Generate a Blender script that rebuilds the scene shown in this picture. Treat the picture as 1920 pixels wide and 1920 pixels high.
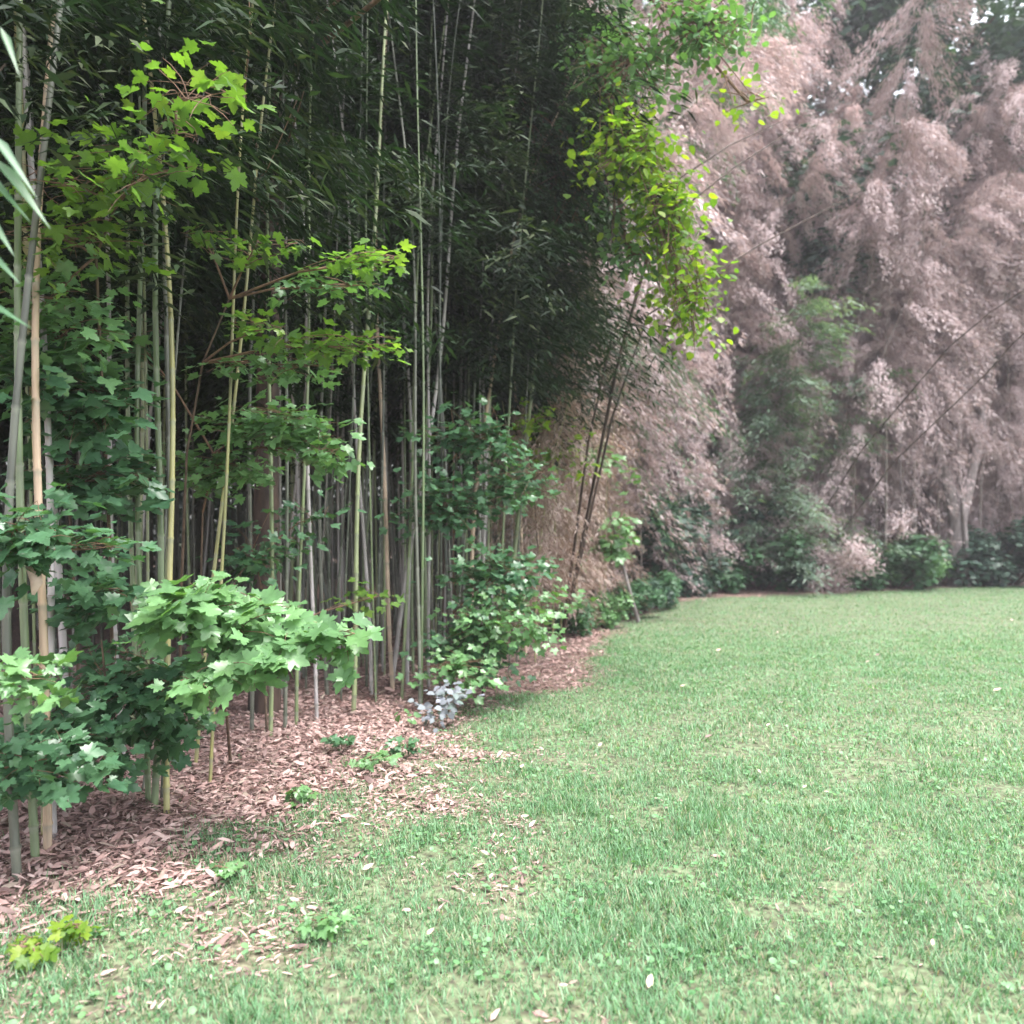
import bpy, math, random
import numpy as np
from mathutils import Vector, Matrix, Quaternion, noise

for o in list(bpy.data.objects):
    bpy.data.objects.remove(o, do_unlink=True)
S = bpy.context.scene
COL = S.collection
rad = math.radians
random.seed(7)
RNG = np.random.default_rng(11)

# ------------------------------------------------------------------ camera
CAM_Z = 1.6
PITCH = rad(1.9)
FPX = 1507.0
cam = bpy.data.cameras.new('camera')
cam.lens = 28.25
cam.sensor_width = 36
cam.clip_end = 1500
cam.dof.use_dof = True
cam.dof.focus_distance = 4.6
cam.dof.aperture_fstop = 1.6
camo = bpy.data.objects.new('camera', cam)
COL.objects.link(camo)
camo.location = (0, 0, CAM_Z)
camo.rotation_euler = (math.pi/2 + PITCH, 0, 0)
S.camera = camo

# ------------------------------------------------------------------ world, sun, exposure
SUN_EL, SUN_AZ = 72, 120          # azimuth measured from +Y (view direction), clockwise: light comes over the right shoulder
w = bpy.data.worlds.new('World')
S.world = w
w.use_nodes = True
nt = w.node_tree
bg = nt.nodes['Background']
sky = nt.nodes.new('ShaderNodeTexSky')
sky.sky_type = 'NISHITA'
sky.sun_disc = False
sky.sun_elevation = rad(SUN_EL)
sky.sun_rotation = rad(SUN_AZ)
sky.air_density = 1.0
sky.dust_density = 4.0
sky.ozone_density = 1.0
hs = nt.nodes.new('ShaderNodeHueSaturation')      # overcast: the cloud layer takes most of the blue out
hs.inputs['Saturation'].default_value = 0.28
hs.inputs['Value'].default_value = 1.0
nt.links.new(sky.outputs[0], hs.inputs['Color'])
nt.links.new(hs.outputs[0], bg.inputs['Color'])
bg.inputs['Strength'].default_value = 0.15
sun = bpy.data.lights.new('sun', 'SUN')
sun.energy = 1.2
sun.angle = rad(25)
sun.color = (1.0, 0.97, 0.93)
suno = bpy.data.objects.new('sun', sun)
COL.objects.link(suno)
az, el = rad(SUN_AZ), rad(SUN_EL)
sdir = Vector((math.sin(az)*math.cos(el), math.cos(az)*math.cos(el), math.sin(el)))
suno.rotation_euler = sdir.to_track_quat('Z', 'Y').to_euler()
S.view_settings.view_transform = 'Standard'
S.view_settings.look = 'None'
S.view_settings.gamma = 1
S.view_settings.use_curve_mapping = False
S.view_settings.exposure = 2.25
S.render.engine = 'CYCLES'
S.cycles.max_bounces = 6
S.cycles.diffuse_bounces = 3
S.cycles.transmission_bounces = 4
S.cycles.glossy_bounces = 2

# ------------------------------------------------------------------ helpers
def P(px, py, Y):
    """point of the photograph (1920 px wide) at distance Y"""
    u, v = (px-960)/FPX, (960-py)/FPX
    d = Vector((u, math.cos(PITCH)-v*math.sin(PITCH), math.sin(PITCH)+v*math.cos(PITCH)))
    return Vector((0, 0, CAM_Z)) + d*(Y/d.y)

def G(px, py):
    u, v = (px-960)/FPX, (960-py)/FPX
    d = Vector((u, math.cos(PITCH)-v*math.sin(PITCH), math.sin(PITCH)+v*math.cos(PITCH)))
    t = -CAM_Z/d.z
    return Vector((d.x*t, d.y*t, 0))

def tag(o, label=None, cat=None, group=None, kind=None):
    if label: o['label'] = label
    if cat: o['category'] = cat
    if group: o['group'] = group
    if kind: o['kind'] = kind
    return o

def empty(name, loc=(0, 0, 0), label=None, cat=None, group=None):
    o = bpy.data.objects.new(name, None)
    o.empty_display_size = 0.1
    COL.objects.link(o)
    o.location = loc
    return tag(o, label, cat, group)

def link(name, me, parent=None, mat=None):
    o = bpy.data.objects.new(name, me)
    COL.objects.link(o)
    if parent is not None: o.parent = parent
    if mat is not None:
        if len(me.materials) == 0: me.materials.append(mat)
        elif me.materials[0] != mat:
            o.material_slots[0].link = 'OBJECT'
            o.material_slots[0].material = mat
    return o

def np_mesh(name, V, F, mat=None, attrs=None, smooth=False):
    V = np.ascontiguousarray(V, dtype=np.float32); F = np.ascontiguousarray(F, dtype=np.int32)
    me = bpy.data.meshes.new(name)
    k = F.shape[1]
    me.vertices.add(len(V)); me.vertices.foreach_set('co', V.ravel())
    me.loops.add(F.size); me.loops.foreach_set('vertex_index', F.ravel())
    me.polygons.add(len(F)); me.polygons.foreach_set('loop_start', np.arange(0, F.size, k, dtype=np.int32))
    me.polygons.foreach_set('loop_total', np.full(len(F), k, dtype=np.int32))
    if smooth: me.polygons.foreach_set('use_smooth', np.ones(len(F), dtype=bool))
    for n, a in (attrs or {}).items():
        at = me.attributes.new(n, 'FLOAT', 'POINT')
        at.data.foreach_set('value', np.ascontiguousarray(a, dtype=np.float32))
    me.update(calc_edges=True)
    if mat: me.materials.append(mat)
    return me

def norm(a):
    return a/np.maximum(np.linalg.norm(a, axis=1, keepdims=True), 1e-9)

def scatter(T, TF, pos, xdir, up, sx, sy=None, rnd=None, extra=None):
    """stamp template (verts T, faces TF; length along x) at each pos, x axis = xdir, z ~ up"""
    n = len(pos)
    x = norm(xdir); y = norm(np.cross(up, x)); z = np.cross(x, y)
    sx = np.broadcast_to(np.asarray(sx, float), (n,)); sy = sx if sy is None else np.broadcast_to(np.asarray(sy, float), (n,))
    V = (pos[:, None, :] + T[None, :, 0, None]*(x*sx[:, None])[:, None, :]
         + T[None, :, 1, None]*(y*sy[:, None])[:, None, :] + T[None, :, 2, None]*(z*sx[:, None])[:, None, :])
    k = len(T)
    F = TF[None] + (np.arange(n)*k)[:, None, None]
    r = RNG.random(n) if rnd is None else rnd
    return V.reshape(-1, 3), F.reshape(-1, TF.shape[1]), np.repeat(r, k)

# leaf templates: length 1 along +x, from 0 to 1
LANCE = np.array([[0, 0, 0], [.3, .5, .03], [.35, 0, -.015], [.3, -.5, .03], [1, 0, -.12]], float)
LANCE_F = np.array([[0, 2, 1], [0, 3, 2], [1, 2, 4], [2, 3, 4]])
LANCE2 = np.array([[0, 0, 0], [.35, .5, .02], [.35, -.5, .02], [1, 0, -.1]], float)
LANCE2_F = np.array([[0, 2, 1], [1, 2, 3]])
OVAL = np.array([[0, 0, 0], [.22, .36, .03], [.6, .36, .02], [1, 0, -.1], [.6, -.36, .02], [.22, -.36, .03], [.45, 0, -.03]], float)
OVAL_F = np.array([[6, 0, 5], [6, 1, 0], [6, 2, 1], [6, 3, 2], [6, 4, 3], [6, 5, 4]])

def maple_template(seed):
    r = random.Random(seed)
    half = [(0, .0), (-.04, .12), (-.16, .26), (-.02, .30), (.02, .42), (.18, .38), (.30, .56), (.38, .50), (.52, .60), (.52, .38), (.50, .22), (.66, .26), (.74, .15), (.86, .13), (1.0, 0)]
    pts = [(x+r.uniform(-.02, .02), y+r.uniform(-.02, .02)*(y > 0)) for x, y in half]
    low = [(x+r.uniform(-.02, .02), -y+r.uniform(-.02, .02)) for x, y in half[1:-1]][::-1]
    ring = pts+low
    curl, fold = r.uniform(-.05, .45), r.uniform(-.05, .3)
    V = [(.3, 0, -.02)]
    for x, y in ring:
        z = fold*abs(y) - curl*max(0, x-.25)**1.3 + r.uniform(-.015, .015) + (0.05*math.sin(9*y+seed))
        V.append((x, y, z))
    n = len(ring)
    F = [(0, 1+(i+1) % n, 1+i) for i in range(n)]
    return np.array(V, float), np.array(F)[:, ::-1]

def tube(pts, radii, sides=6, cap=True):
    pts = [Vector(p) for p in pts]
    V, F = [], []
    n = len(pts)
    ref = Vector((.31, .93, .2)).normalized()
    for i, p in enumerate(pts):
        d = (pts[min(i+1, n-1)]-pts[max(i-1, 0)])
        if d.length < 1e-9: d = Vector((0, 0, 1))
        d.normalize()
        if abs(d.dot(ref)) > .97: ref = Vector((1, 0, .1)).normalized()
        a = d.cross(ref).normalized(); b = d.cross(a)
        for s in range(sides):
            t = 2*math.pi*s/sides
            V.append(p+(a*math.cos(t)+b*math.sin(t))*radii[i])
    for i in range(n-1):
        for s in range(sides):
            F.append((i*sides+s, i*sides+(s+1) % sides, (i+1)*sides+(s+1) % sides, (i+1)*sides+s))
    return np.array([tuple(v) for v in V]), np.array(F)

def join(parts):
    V, F, o = [], [], 0
    for v, f in parts:
        V.append(v); F.append(f+o); o += len(v)
    return np.concatenate(V), np.concatenate(F)

# ------------------------------------------------------------------ materials
def ramp_node(nt, cols, pos=None):
    r = nt.nodes.new('ShaderNodeValToRGB')
    n = len(cols)
    pos = pos or [i/(n-1) for i in range(n)]
    while len(r.color_ramp.elements) < n: r.color_ramp.elements.new(.5)
    for e, p, c in zip(r.color_ramp.elements, pos, cols):
        e.position = p; e.color = (*c, 1)
    return r

def leaf_mat(name, cols, pos=None, transl=.35, rough=.45, spec=.5, tcol=(1.3, 1.5, .5), scale=30):
    m = bpy.data.materials.new(name); m.use_nodes = True
    nt = m.node_tree; N = nt.nodes; L = nt.links
    b = N['Principled BSDF']; out = N['Material Output']
    at = N.new('ShaderNodeAttribute'); at.attribute_name = 'rnd'
    oi = N.new('ShaderNodeObjectInfo')
    ad = N.new('ShaderNodeMath'); ad.operation = 'ADD'
    L.new(at.outputs['Fac'], ad.inputs[0]); L.new(oi.outputs['Random'], ad.inputs[1])
    fr = N.new('ShaderNodeMath'); fr.operation = 'FRACT'; L.new(ad.outputs[0], fr.inputs[0])
    rp = ramp_node(nt, cols, pos); L.new(fr.outputs[0], rp.inputs[0])
    tc = N.new('ShaderNodeTexCoord')
    nz = N.new('ShaderNodeTexNoise'); nz.inputs['Scale'].default_value = scale; nz.inputs['Detail'].default_value = 3
    L.new(tc.outputs['Object'], nz.inputs['Vector'])
    mr = N.new('ShaderNodeMapRange'); mr.inputs['To Min'].default_value = .65; mr.inputs['To Max'].default_value = 1.35
    L.new(nz.outputs['Fac'], mr.inputs['Value'])
    vm = N.new('ShaderNodeVectorMath'); vm.operation = 'SCALE'
    L.new(rp.outputs[0], vm.inputs[0]); L.new(mr.outputs[0], vm.inputs['Scale'])
    L.new(vm.outputs[0], b.inputs['Base Color'])
    b.inputs['Roughness'].default_value = rough
    b.inputs['Specular IOR Level'].default_value = spec
    if transl > 0:
        tr = N.new('ShaderNodeBsdfTranslucent')
        tm = N.new('ShaderNodeVectorMath'); tm.operation = 'MULTIPLY'
        tm.inputs[1].default_value = tcol
        L.new(vm.outputs[0], tm.inputs[0]); L.new(tm.outputs[0], tr.inputs['Color'])
        mx = N.new('ShaderNodeMixShader'); mx.inputs[0].default_value = transl
        L.new(b.outputs[0], mx.inputs[1]); L.new(tr.outputs[0], mx.inputs[2]); L.new(mx.outputs[0], out.inputs['Surface'])
    return m

def bark_mat(name, c1, c2, scale=12, rough=.85, zs=.25, bump=.4):
    m = bpy.data.materials.new(name); m.use_nodes = True
    nt = m.node_tree; N = nt.nodes; L = nt.links; b = N['Principled BSDF']
    tc = N.new('ShaderNodeTexCoord'); mp = N.new('ShaderNodeMapping'); mp.inputs['Scale'].default_value = (1, 1, zs)
    L.new(tc.outputs['Object'], mp.inputs[0])
    nz = N.new('ShaderNodeTexNoise'); nz.inputs['Scale'].default_value = scale; nz.inputs['Detail'].default_value = 6
    L.new(mp.outputs[0], nz.inputs['Vector'])
    rp = ramp_node(nt, [c1, c2], [.35, .65]); L.new(nz.outputs['Fac'], rp.inputs[0]); L.new(rp.outputs[0], b.inputs['Base Color'])
    b.inputs['Roughness'].default_value = rough
    bp = N.new('ShaderNodeBump'); bp.inputs['Strength'].default_value = bump; bp.inputs['Distance'].default_value = .02
    L.new(nz.outputs['Fac'], bp.inputs['Height']); L.new(bp.outputs[0], b.inputs['Normal'])
    return m

def culm_mat(name, cols, rough=.4):
    """cane: base colour per stalk, pale bloom under every node ring (attribute 'node'), blotches"""
    m = bpy.data.materials.new(name); m.use_nodes = True
    nt = m.node_tree; N = nt.nodes; L = nt.links; b = N['Principled BSDF']
    oi = N.new('ShaderNodeObjectInfo'); rp = ramp_node(nt, cols); L.new(oi.outputs['Random'], rp.inputs[0])
    tc = N.new('ShaderNodeTexCoord'); mp = N.new('ShaderNodeMapping'); mp.inputs['Scale'].default_value = (1, 1, .12)
    L.new(tc.outputs['Object'], mp.inputs[0])
    nz = N.new('ShaderNodeTexNoise'); nz.inputs['Scale'].default_value = 22; nz.inputs['Detail'].default_value = 5
    L.new(mp.outputs[0], nz.inputs['Vector'])
    mr = N.new('ShaderNodeMapRange'); mr.inputs['From Min'].default_value = .3; mr.inputs['From Max'].default_value = .7
    mr.inputs['To Min'].default_value = .55; mr.inputs['To Max'].default_value = 1.3
    L.new(nz.outputs['Fac'], mr.inputs['Value'])
    vm = N.new('ShaderNodeVectorMath'); vm.operation = 'SCALE'; L.new(rp.outputs[0], vm.inputs[0]); L.new(mr.outputs[0], vm.inputs['Scale'])
    at = N.new('ShaderNodeAttribute'); at.attribute_name = 'node'
    mx = N.new('ShaderNodeMix'); mx.data_type = 'RGBA'
    L.new(at.outputs['Fac'], mx.inputs[0]); L.new(vm.outputs[0], mx.inputs[6]); mx.inputs[7].default_value = (.30, .31, .27, 1)
    L.new(mx.outputs[2], b.inputs['Base Color'])
    b.inputs['Roughness'].default_value = rough
    return m

M = {}
M['bamboo_leaf'] = leaf_mat('bamboo_leaf_green', [(.007, .016, .008), (.013, .030, .013), (.022, .048, .018), (.05, .065, .028)], transl=.22, tcol=(1.2, 1.5, .6), rough=.6, spec=.25)  # green kept very dark: the canopy's shade is partly in this albedo
M['dead_leaf'] = leaf_mat('dead_bamboo_leaf', [(.27, .20, .20), (.43, .345, .35), (.60, .50, .525), (.49, .41, .42)], transl=.35, tcol=(1.1, .95, .85), rough=.6)  # mauve paled so the albedo carries part of the haze
M['dead_orange'] = leaf_mat('dead_bamboo_leaf_tan', [(.22, .15, .13), (.32, .235, .205), (.43, .34, .31), (.30, .25, .19)], transl=.35, tcol=(1.1, .95, .8), rough=.6)
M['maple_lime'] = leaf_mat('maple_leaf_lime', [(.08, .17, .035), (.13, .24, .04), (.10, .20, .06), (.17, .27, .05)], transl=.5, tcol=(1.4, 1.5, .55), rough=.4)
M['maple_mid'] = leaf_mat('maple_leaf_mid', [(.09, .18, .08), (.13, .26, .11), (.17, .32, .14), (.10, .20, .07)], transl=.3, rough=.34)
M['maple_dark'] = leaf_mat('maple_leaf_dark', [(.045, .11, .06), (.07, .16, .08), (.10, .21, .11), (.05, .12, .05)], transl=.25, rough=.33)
M['yellow_leaf'] = leaf_mat('yellow_green_leaf', [(.09, .19, .03), (.15, .27, .035), (.27, .36, .035), (.12, .23, .03)], transl=.55, tcol=(1.3, 1.4, .45))
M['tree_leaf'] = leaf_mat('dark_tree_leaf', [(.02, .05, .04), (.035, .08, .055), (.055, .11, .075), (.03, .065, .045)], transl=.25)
M['shrub_leaf'] = leaf_mat('shrub_leaf', [(.04, .10, .055), (.07, .16, .08), (.09, .20, .10), (.05, .12, .05)], transl=.3)
M['blue_green'] = leaf_mat('blue_green_bamboo_leaf', [(.09, .14, .11), (.14, .21, .16), (.21, .29, .22), (.12, .16, .13)], transl=.3)
M['pale_leaf'] = leaf_mat('pale_grey_leaf', [(.15, .17, .19), (.22, .23, .28), (.12, .17, .15)], transl=.2, rough=.6)
M['litter'] = leaf_mat('dry_litter_leaf', [(.11, .07, .065), (.35, .22, .20), (.46, .30, .275), (.52, .385, .355), (.21, .125, .115), (.33, .27, .22)], transl=.12, tcol=(1, .9, .8), rough=.6)
M['fallen'] = leaf_mat('fallen_leaf', [(.42, .29, .24), (.50, .37, .31), (.46, .38, .29)], transl=.1, tcol=(1, .9, .8), rough=.55)
M['grass'] = leaf_mat('lawn_blade', [(.06, .14, .06), (.105, .23, .105), (.16, .32, .17), (.21, .35, .20), (.38, .30, .22)], pos=[0, .3, .6, .9, 1], transl=.35, tcol=(1.2, 1.3, .7), rough=.5)
M['clover'] = leaf_mat('clover_leaf', [(.08, .20, .08), (.12, .26, .11), (.18, .33, .18), (.11, .22, .07)], transl=.3, rough=.45)
M['culm_green'] = culm_mat('culm_green', [(.10, .15, .06), (.17, .22, .09), (.22, .25, .12)])
M['culm_yellow'] = culm_mat('culm_yellow', [(.27, .26, .09), (.34, .31, .13)])
M['culm_tan'] = culm_mat('culm_tan', [(.48, .34, .23), (.52, .38, .28)], .5)
M['culm_grey'] = culm_mat('culm_grey', [(.36, .33, .33), (.42, .38, .38)], .55)
M['culm_shaded'] = culm_mat('culm_shaded_mix', [(.02, .028, .018), (.05, .065, .035), (.09, .09, .07), (.14, .12, .11), (.035, .05, .025)])  # mixed stalk tones, darkened so the colour carries the grove's inner shade
M['culm_dead'] = culm_mat('culm_dead', [(.13, .10, .09), (.20, .15, .14), (.27, .22, .20)], .6)
M['bark'] = bark_mat('bark_brown', (.025, .018, .015), (.085, .055, .042))
M['bark_grey'] = bark_mat('bark_grey', (.14, .11, .11), (.27, .23, .23))
M['twig'] = bark_mat('twig_brown', (.07, .05, .035), (.15, .10, .07), 30)
M['stem_red'] = bark_mat('stem_reddish', (.12, .07, .05), (.22, .13, .08), 30)

# ------------------------------------------------------------------ the edge between lawn and grove
EDGE = [(-6, -12), (-3.2, 0), (-2.5, 2.0)] + [tuple(G(x, y)[:2]) for x, y in
        [(0, 1740), (150, 1700), (350, 1640), (550, 1550), (760, 1460), (900, 1385), (965, 1320), (1085, 1268), (1110, 1210), (1160, 1165),
         (1255, 1130), (1400, 1116), (1600, 1108), (1920, 1098)]] + [(45, 33)]
EDGE = np.array(EDGE)
POLY = np.concatenate([EDGE, [[60, 34], [60, 140], [-90, 140], [-90, -12]]])

def signed(x, y):
    """distance into the grove (positive) or out on the lawn (negative)"""
    x = np.atleast_1d(np.asarray(x, float)); y = np.atleast_1d(np.asarray(y, float))
    d = np.full(x.shape, 1e9)
    for a, b in zip(EDGE[:-1], EDGE[1:]):
        ab = b-a; L2 = ab @ ab
        t = np.clip(((x-a[0])*ab[0]+(y-a[1])*ab[1])/L2, 0, 1)
        d = np.minimum(d, np.hypot(x-a[0]-t*ab[0], y-a[1]-t*ab[1]))
    ins = np.zeros(x.shape, bool)
    q = POLY; m = len(q)
    for i in range(m):
        x1, y1 = q[i]; x2, y2 = q[(i+1) % m]
        if y1 == y2: continue
        c = ((y1 > y) != (y2 > y)) & (x < (x2-x1)*(y-y1)/(y2-y1)+x1)
        ins ^= c
    return np.where(ins, d, -d)

_gr = RNG.random((64, 64))
def vnoise(x, y, s):
    x = np.asarray(x)/s+1000; y = np.asarray(y)/s+1000
    xi = np.floor(x).astype(int); yi = np.floor(y).astype(int); fx = x-xi; fy = y-yi
    fx = fx*fx*(3-2*fx); fy = fy*fy*(3-2*fy)
    g = lambda a, b: _gr[a % 64, b % 64]
    return (g(xi, yi)*(1-fx)+g(xi+1, yi)*fx)*(1-fy)+(g(xi, yi+1)*(1-fx)+g(xi+1, yi+1)*fx)*fy

def litter_mask(x, y):
    s = signed(x, y)
    near = np.clip((9-np.asarray(y))/6, 0, 1)            # the leaf fall feathers out wider close to the camera
    n = vnoise(x, y, .55)*.6+vnoise(x, y, .17)*.4-.5
    v = (s+.05-.3*np.exp(-((np.asarray(y)-7.2)/1.8)**2)+.12*np.exp(-((np.asarray(y)-10.5)/2)**2)+n*(.9+2.0*near)+.33*near)/(.22+.85*near)
    return np.clip(.5+v*.5, 0, 1)

def ground_h(x, y):
    s = signed(x, y)
    return .05*(vnoise(x, y, 2.3)-.5)+.02*(vnoise(x, y, .5)-.5) - .02

# ------------------------------------------------------------------ ground sheet
def ground():
    xs = np.unique(np.concatenate([np.linspace(-600, -40, 8), np.linspace(-40, -6, 24), np.linspace(-6, 6, 120), np.linspace(6, 40, 60), np.linspace(40, 600, 8)]))
    ys = np.unique(np.concatenate([np.linspace(-300, -6, 8), np.linspace(-6, 1.5, 10), np.linspace(1.5, 14, 125), np.linspace(14, 34, 70), np.linspace(34, 700, 12)]))
    X, Y = np.meshgrid(xs, ys)
    x, y = X.ravel(), Y.ravel()
    fall = np.clip(1-(np.hypot(x, y)-30)/40, 0, 1)
    z = ground_h(x, y)*fall
    nx, ny = len(xs), len(ys)
    i = np.arange(nx*ny).reshape(ny, nx)
    F = np.stack([i[:-1, :-1], i[:-1, 1:], i[1:, 1:], i[1:, :-1]], -1).reshape(-1, 4)
    m = bpy.data.materials.new('lawn_and_soil'); m.use_nodes = True
    nt = m.node_tree; N = nt.nodes; L = nt.links; b = N['Principled BSDF']
    tc = N.new('ShaderNodeTexCoord')
    def nz(scale, det=5):
        n = N.new('ShaderNodeTexNoise'); n.inputs['Scale'].default_value = scale; n.inputs['Detail'].default_value = det
        L.new(tc.outputs['Object'], n.inputs['Vector']); return n
    n1, n2, n3 = nz(1.1), nz(26), nz(9)
    g = ramp_node(nt, [(.05, .045, .03), (.09, .10, .055), (.13, .18, .095), (.20, .17, .125)], [.3, .45, .6, .75]); L.new(n2.outputs['Fac'], g.inputs[0])
    s = ramp_node(nt, [(.06, .035, .03), (.17, .11, .09), (.30, .19, .155)], [.35, .5, .68]); L.new(n2.outputs['Fac'], s.inputs[0])
    at = N.new('ShaderNodeAttribute'); at.attribute_name = 'litter'
    mx = N.new('ShaderNodeMix'); mx.data_type = 'RGBA'
    L.new(at.outputs['Fac'], mx.inputs[0]); L.new(g.outputs[0], mx.inputs[6]); L.new(s.outputs[0], mx.inputs[7])
    mp = N.new('ShaderNodeMapRange'); mp.inputs['To Min'].default_value = .75; mp.inputs['To Max'].default_value = 1.25
    L.new(n1.outputs['Fac'], mp.inputs['Value'])
    vm = N.new('ShaderNodeVectorMath'); vm.operation = 'SCALE'; L.new(mx.outputs[2], vm.inputs[0]); L.new(mp.outputs[0], vm.inputs['Scale'])
    L.new(vm.outputs[0], b.inputs['Base Color']); b.inputs['Roughness'].default_value = .95
    bp = N.new('ShaderNodeBump'); bp.inputs['Strength'].default_value = .6; bp.inputs['Distance'].default_value = .03
    L.new(n3.outputs['Fac'], bp.inputs['Height']); L.new(bp.outputs[0], b.inputs['Normal'])
    me = np_mesh('ground', np.stack([x, y, z], 1), F, m, {'litter': litter_mask(x, y)}, smooth=True)
    tag(link('ground', me), kind='structure')
ground()

def rand_wedge(n, y0, y1, margin=1.06, power=1.0):
    """random ground points in the camera's field between distances y0 and y1"""
    y = y0+(y1-y0)*RNG.random(n)**power
    # keep equal density per area
    keep = RNG.random(n) < y/y1
    y = y[keep]
    x = (RNG.random(len(y))*2-1)*y*.637*margin
    return x, y

# ------------------------------------------------------------------ grass
def grass():
    T1 = np.array([[0, .5, 0], [0, -.5, 0], [.6, .38, .02], [.6, -.38, .02], [1, 0, -.06]], float)
    F1 = np.array([[0, 1, 3], [0, 3, 2], [2, 3, 4]])
    T2 = np.array([[0, .5, 0], [0, -.5, 0], [1, 0, 0]], float); F2 = np.array([[0, 1, 2]])
    VV, FF, RR, off = [], [], [], 0
    for (n, y0, y1, ln, wd, T, F, mg) in [(340000, 2.2, 6.2, .05, .0045, T1, F1, 1.1), (460000, 4.5, 15, .046, .0075, T1, F1, 1.05), (420000, 8, 30, .045, .014, T2, F2, 1.05)]:
        x, y = rand_wedge(n, y0, y1, mg)
        lm = litter_mask(x, y)
        keep = (RNG.random(len(x)) > lm*1.02-.05) & (RNG.random(len(x)) < np.clip(np.clip(-.15+(y-6)*.04, -.15, .1)+1.7*(.6*vnoise(x, y, .21)+.4*vnoise(x, y, .08)), 0, 1)) & (signed(x, y) < 1.4)
        if y1 < 30: keep &= RNG.random(len(x)) < np.clip((y1-y)/(y1*.3), 0, 1)      # one zone thins out as the next comes in
        if y0 > 3: keep &= RNG.random(len(x)) < np.clip((y-y0)/(y0*.35), 0, 1)
        x, y = x[keep], y[keep]
        k = len(x)
        z = ground_h(x, y)
        a = RNG.random(k)*2*np.pi
        tilt = .35+.75*RNG.random(k)
        d = np.stack([np.cos(a)*tilt, np.sin(a)*tilt, np.ones(k)*.9], 1)
        up = np.stack([-np.cos(a), -np.sin(a), tilt], 1)
        patch = vnoise(x, y, .9)*.2+vnoise(x+9, y, 3.1)*.2+vnoise(x, y, .11)*.4
        r = np.clip(patch*1.2+RNG.normal(0, .2, k)-.05, 0, .93)
        dry = RNG.random(k) < .07+.3*np.clip((vnoise(x+5, y+3, .4)-.5)*4, 0, 1)*np.clip((8-y)/4, .25, 1)
        r = np.where(dry, .93+.065*RNG.random(k), r)
        size = ln*(.45+.9*RNG.random(k))*(.55+1.0*vnoise(x, y, .3)**1.5)
        V, Fc, R = scatter(T, F, np.stack([x, y, z], 1), d, up, size, wd*(.7+.6*RNG.random(k)), r)
        if T is T2:   # pad to quads avoided: keep triangles everywhere
            pass
        VV.append(V); FF.append(Fc+off); RR.append(R); off += len(V)
    me = np_mesh('grass', np.concatenate(VV), np.concatenate(FF), M['grass'], {'rnd': np.concatenate(RR)})
    tag(link('grass', me), 'short mown lawn grass with straw coloured blades covering the open clearing', 'grass', kind='stuff')
grass()

def clover():
    n = 150000
    x, y = rand_wedge(n, 2.2, 13, 1.08)
    dens = np.clip((vnoise(x+40, y, .35)*.7+vnoise(x, y+7, .12)*.3-.45)*5, 0, 1)
    keep = (RNG.random(len(x)) < .07+.8*dens) & (litter_mask(x, y) < .55+.3*RNG.random(len(x)))
    x, y = x[keep], y[keep]; k = len(x)
    ang = np.linspace(0, 2*np.pi, 8)[:-1]
    T = np.concatenate([[[0, 0, -.1]], np.stack([np.cos(ang)*.5, np.sin(ang)*.5, .04*np.cos(3*ang)], 1)])
    F = np.array([[0, 1+i, 1+(i+1) % 7] for i in range(7)])
    z = ground_h(x, y)+.012+.03*RNG.random(k)
    a = RNG.random(k)*2*np.pi
    up = np.stack([RNG.normal(0, .4, k), RNG.normal(0, .4, k)-.1, np.ones(k)], 1)
    V, Fc, R = scatter(T, F, np.stack([x, y, z], 1), np.stack([np.cos(a), np.sin(a), 0*a], 1), up, .007+.026*RNG.random(k)**3)
    me = np_mesh('clover', V, Fc, M['clover'], {'rnd': R})
    tag(link('clover', me), 'small round clover and weed leaves scattered through the lawn', 'clover', kind='stuff')
clover()

def litter():
    xs, ys = [], []
    for n, y0, y1, mg in [(210000, 2.2, 8, 1.12), (70000, 8, 16, 1.05), (26000, 16, 30, 1.05)]:
        x, y = rand_wedge(n, y0, y1, mg)
        lm = litter_mask(x, y); s = signed(x, y)
        keep = (RNG.random(len(x)) < np.clip(lm*1.1, .006, 1)) & (s < 6)
        xs.append(x[keep]); ys.append(y[keep])
    x, y = np.concatenate(xs), np.concatenate(ys); k = len(x)
    lm = litter_mask(x, y)
    z = ground_h(x, y)+.004+.035*RNG.random(k)*lm
    a = RNG.random(k)*2*np.pi
    T = np.array([[0, 0, .0], [.3, .5, .05], [.5, 0, .10], [.3, -.5, .02], [.72, .36, .04], [.72, -.36, .08], [1, 0, .0]], float)
    F = np.array([[0, 2, 1], [0, 3, 2], [1, 2, 4], [3, 5, 2], [4, 2, 6], [2, 5, 6]])
    d = np.stack([np.cos(a), np.sin(a), RNG.normal(0, .25, k)], 1)
    up = np.stack([RNG.normal(0, .45, k), RNG.normal(0, .45, k), np.ones(k)], 1)
    L = (.02+.085*RNG.random(k)**1.6)*np.where(y > 8, 1.35, 1)*np.where(lm < .5, .7, 1)
    V, Fc, R = scatter(T, F, np.stack([x, y, z], 1), d, up, L, L*(.10+.30*RNG.random(k)**1.5))
    me = np_mesh('leaf_litter', V, Fc, M['litter'], {'rnd': R})
    tag(link('leaf_litter', me), 'pinkish tan carpet of dry bamboo leaves along the grove edge', 'leaf litter', kind='stuff')
litter()

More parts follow.
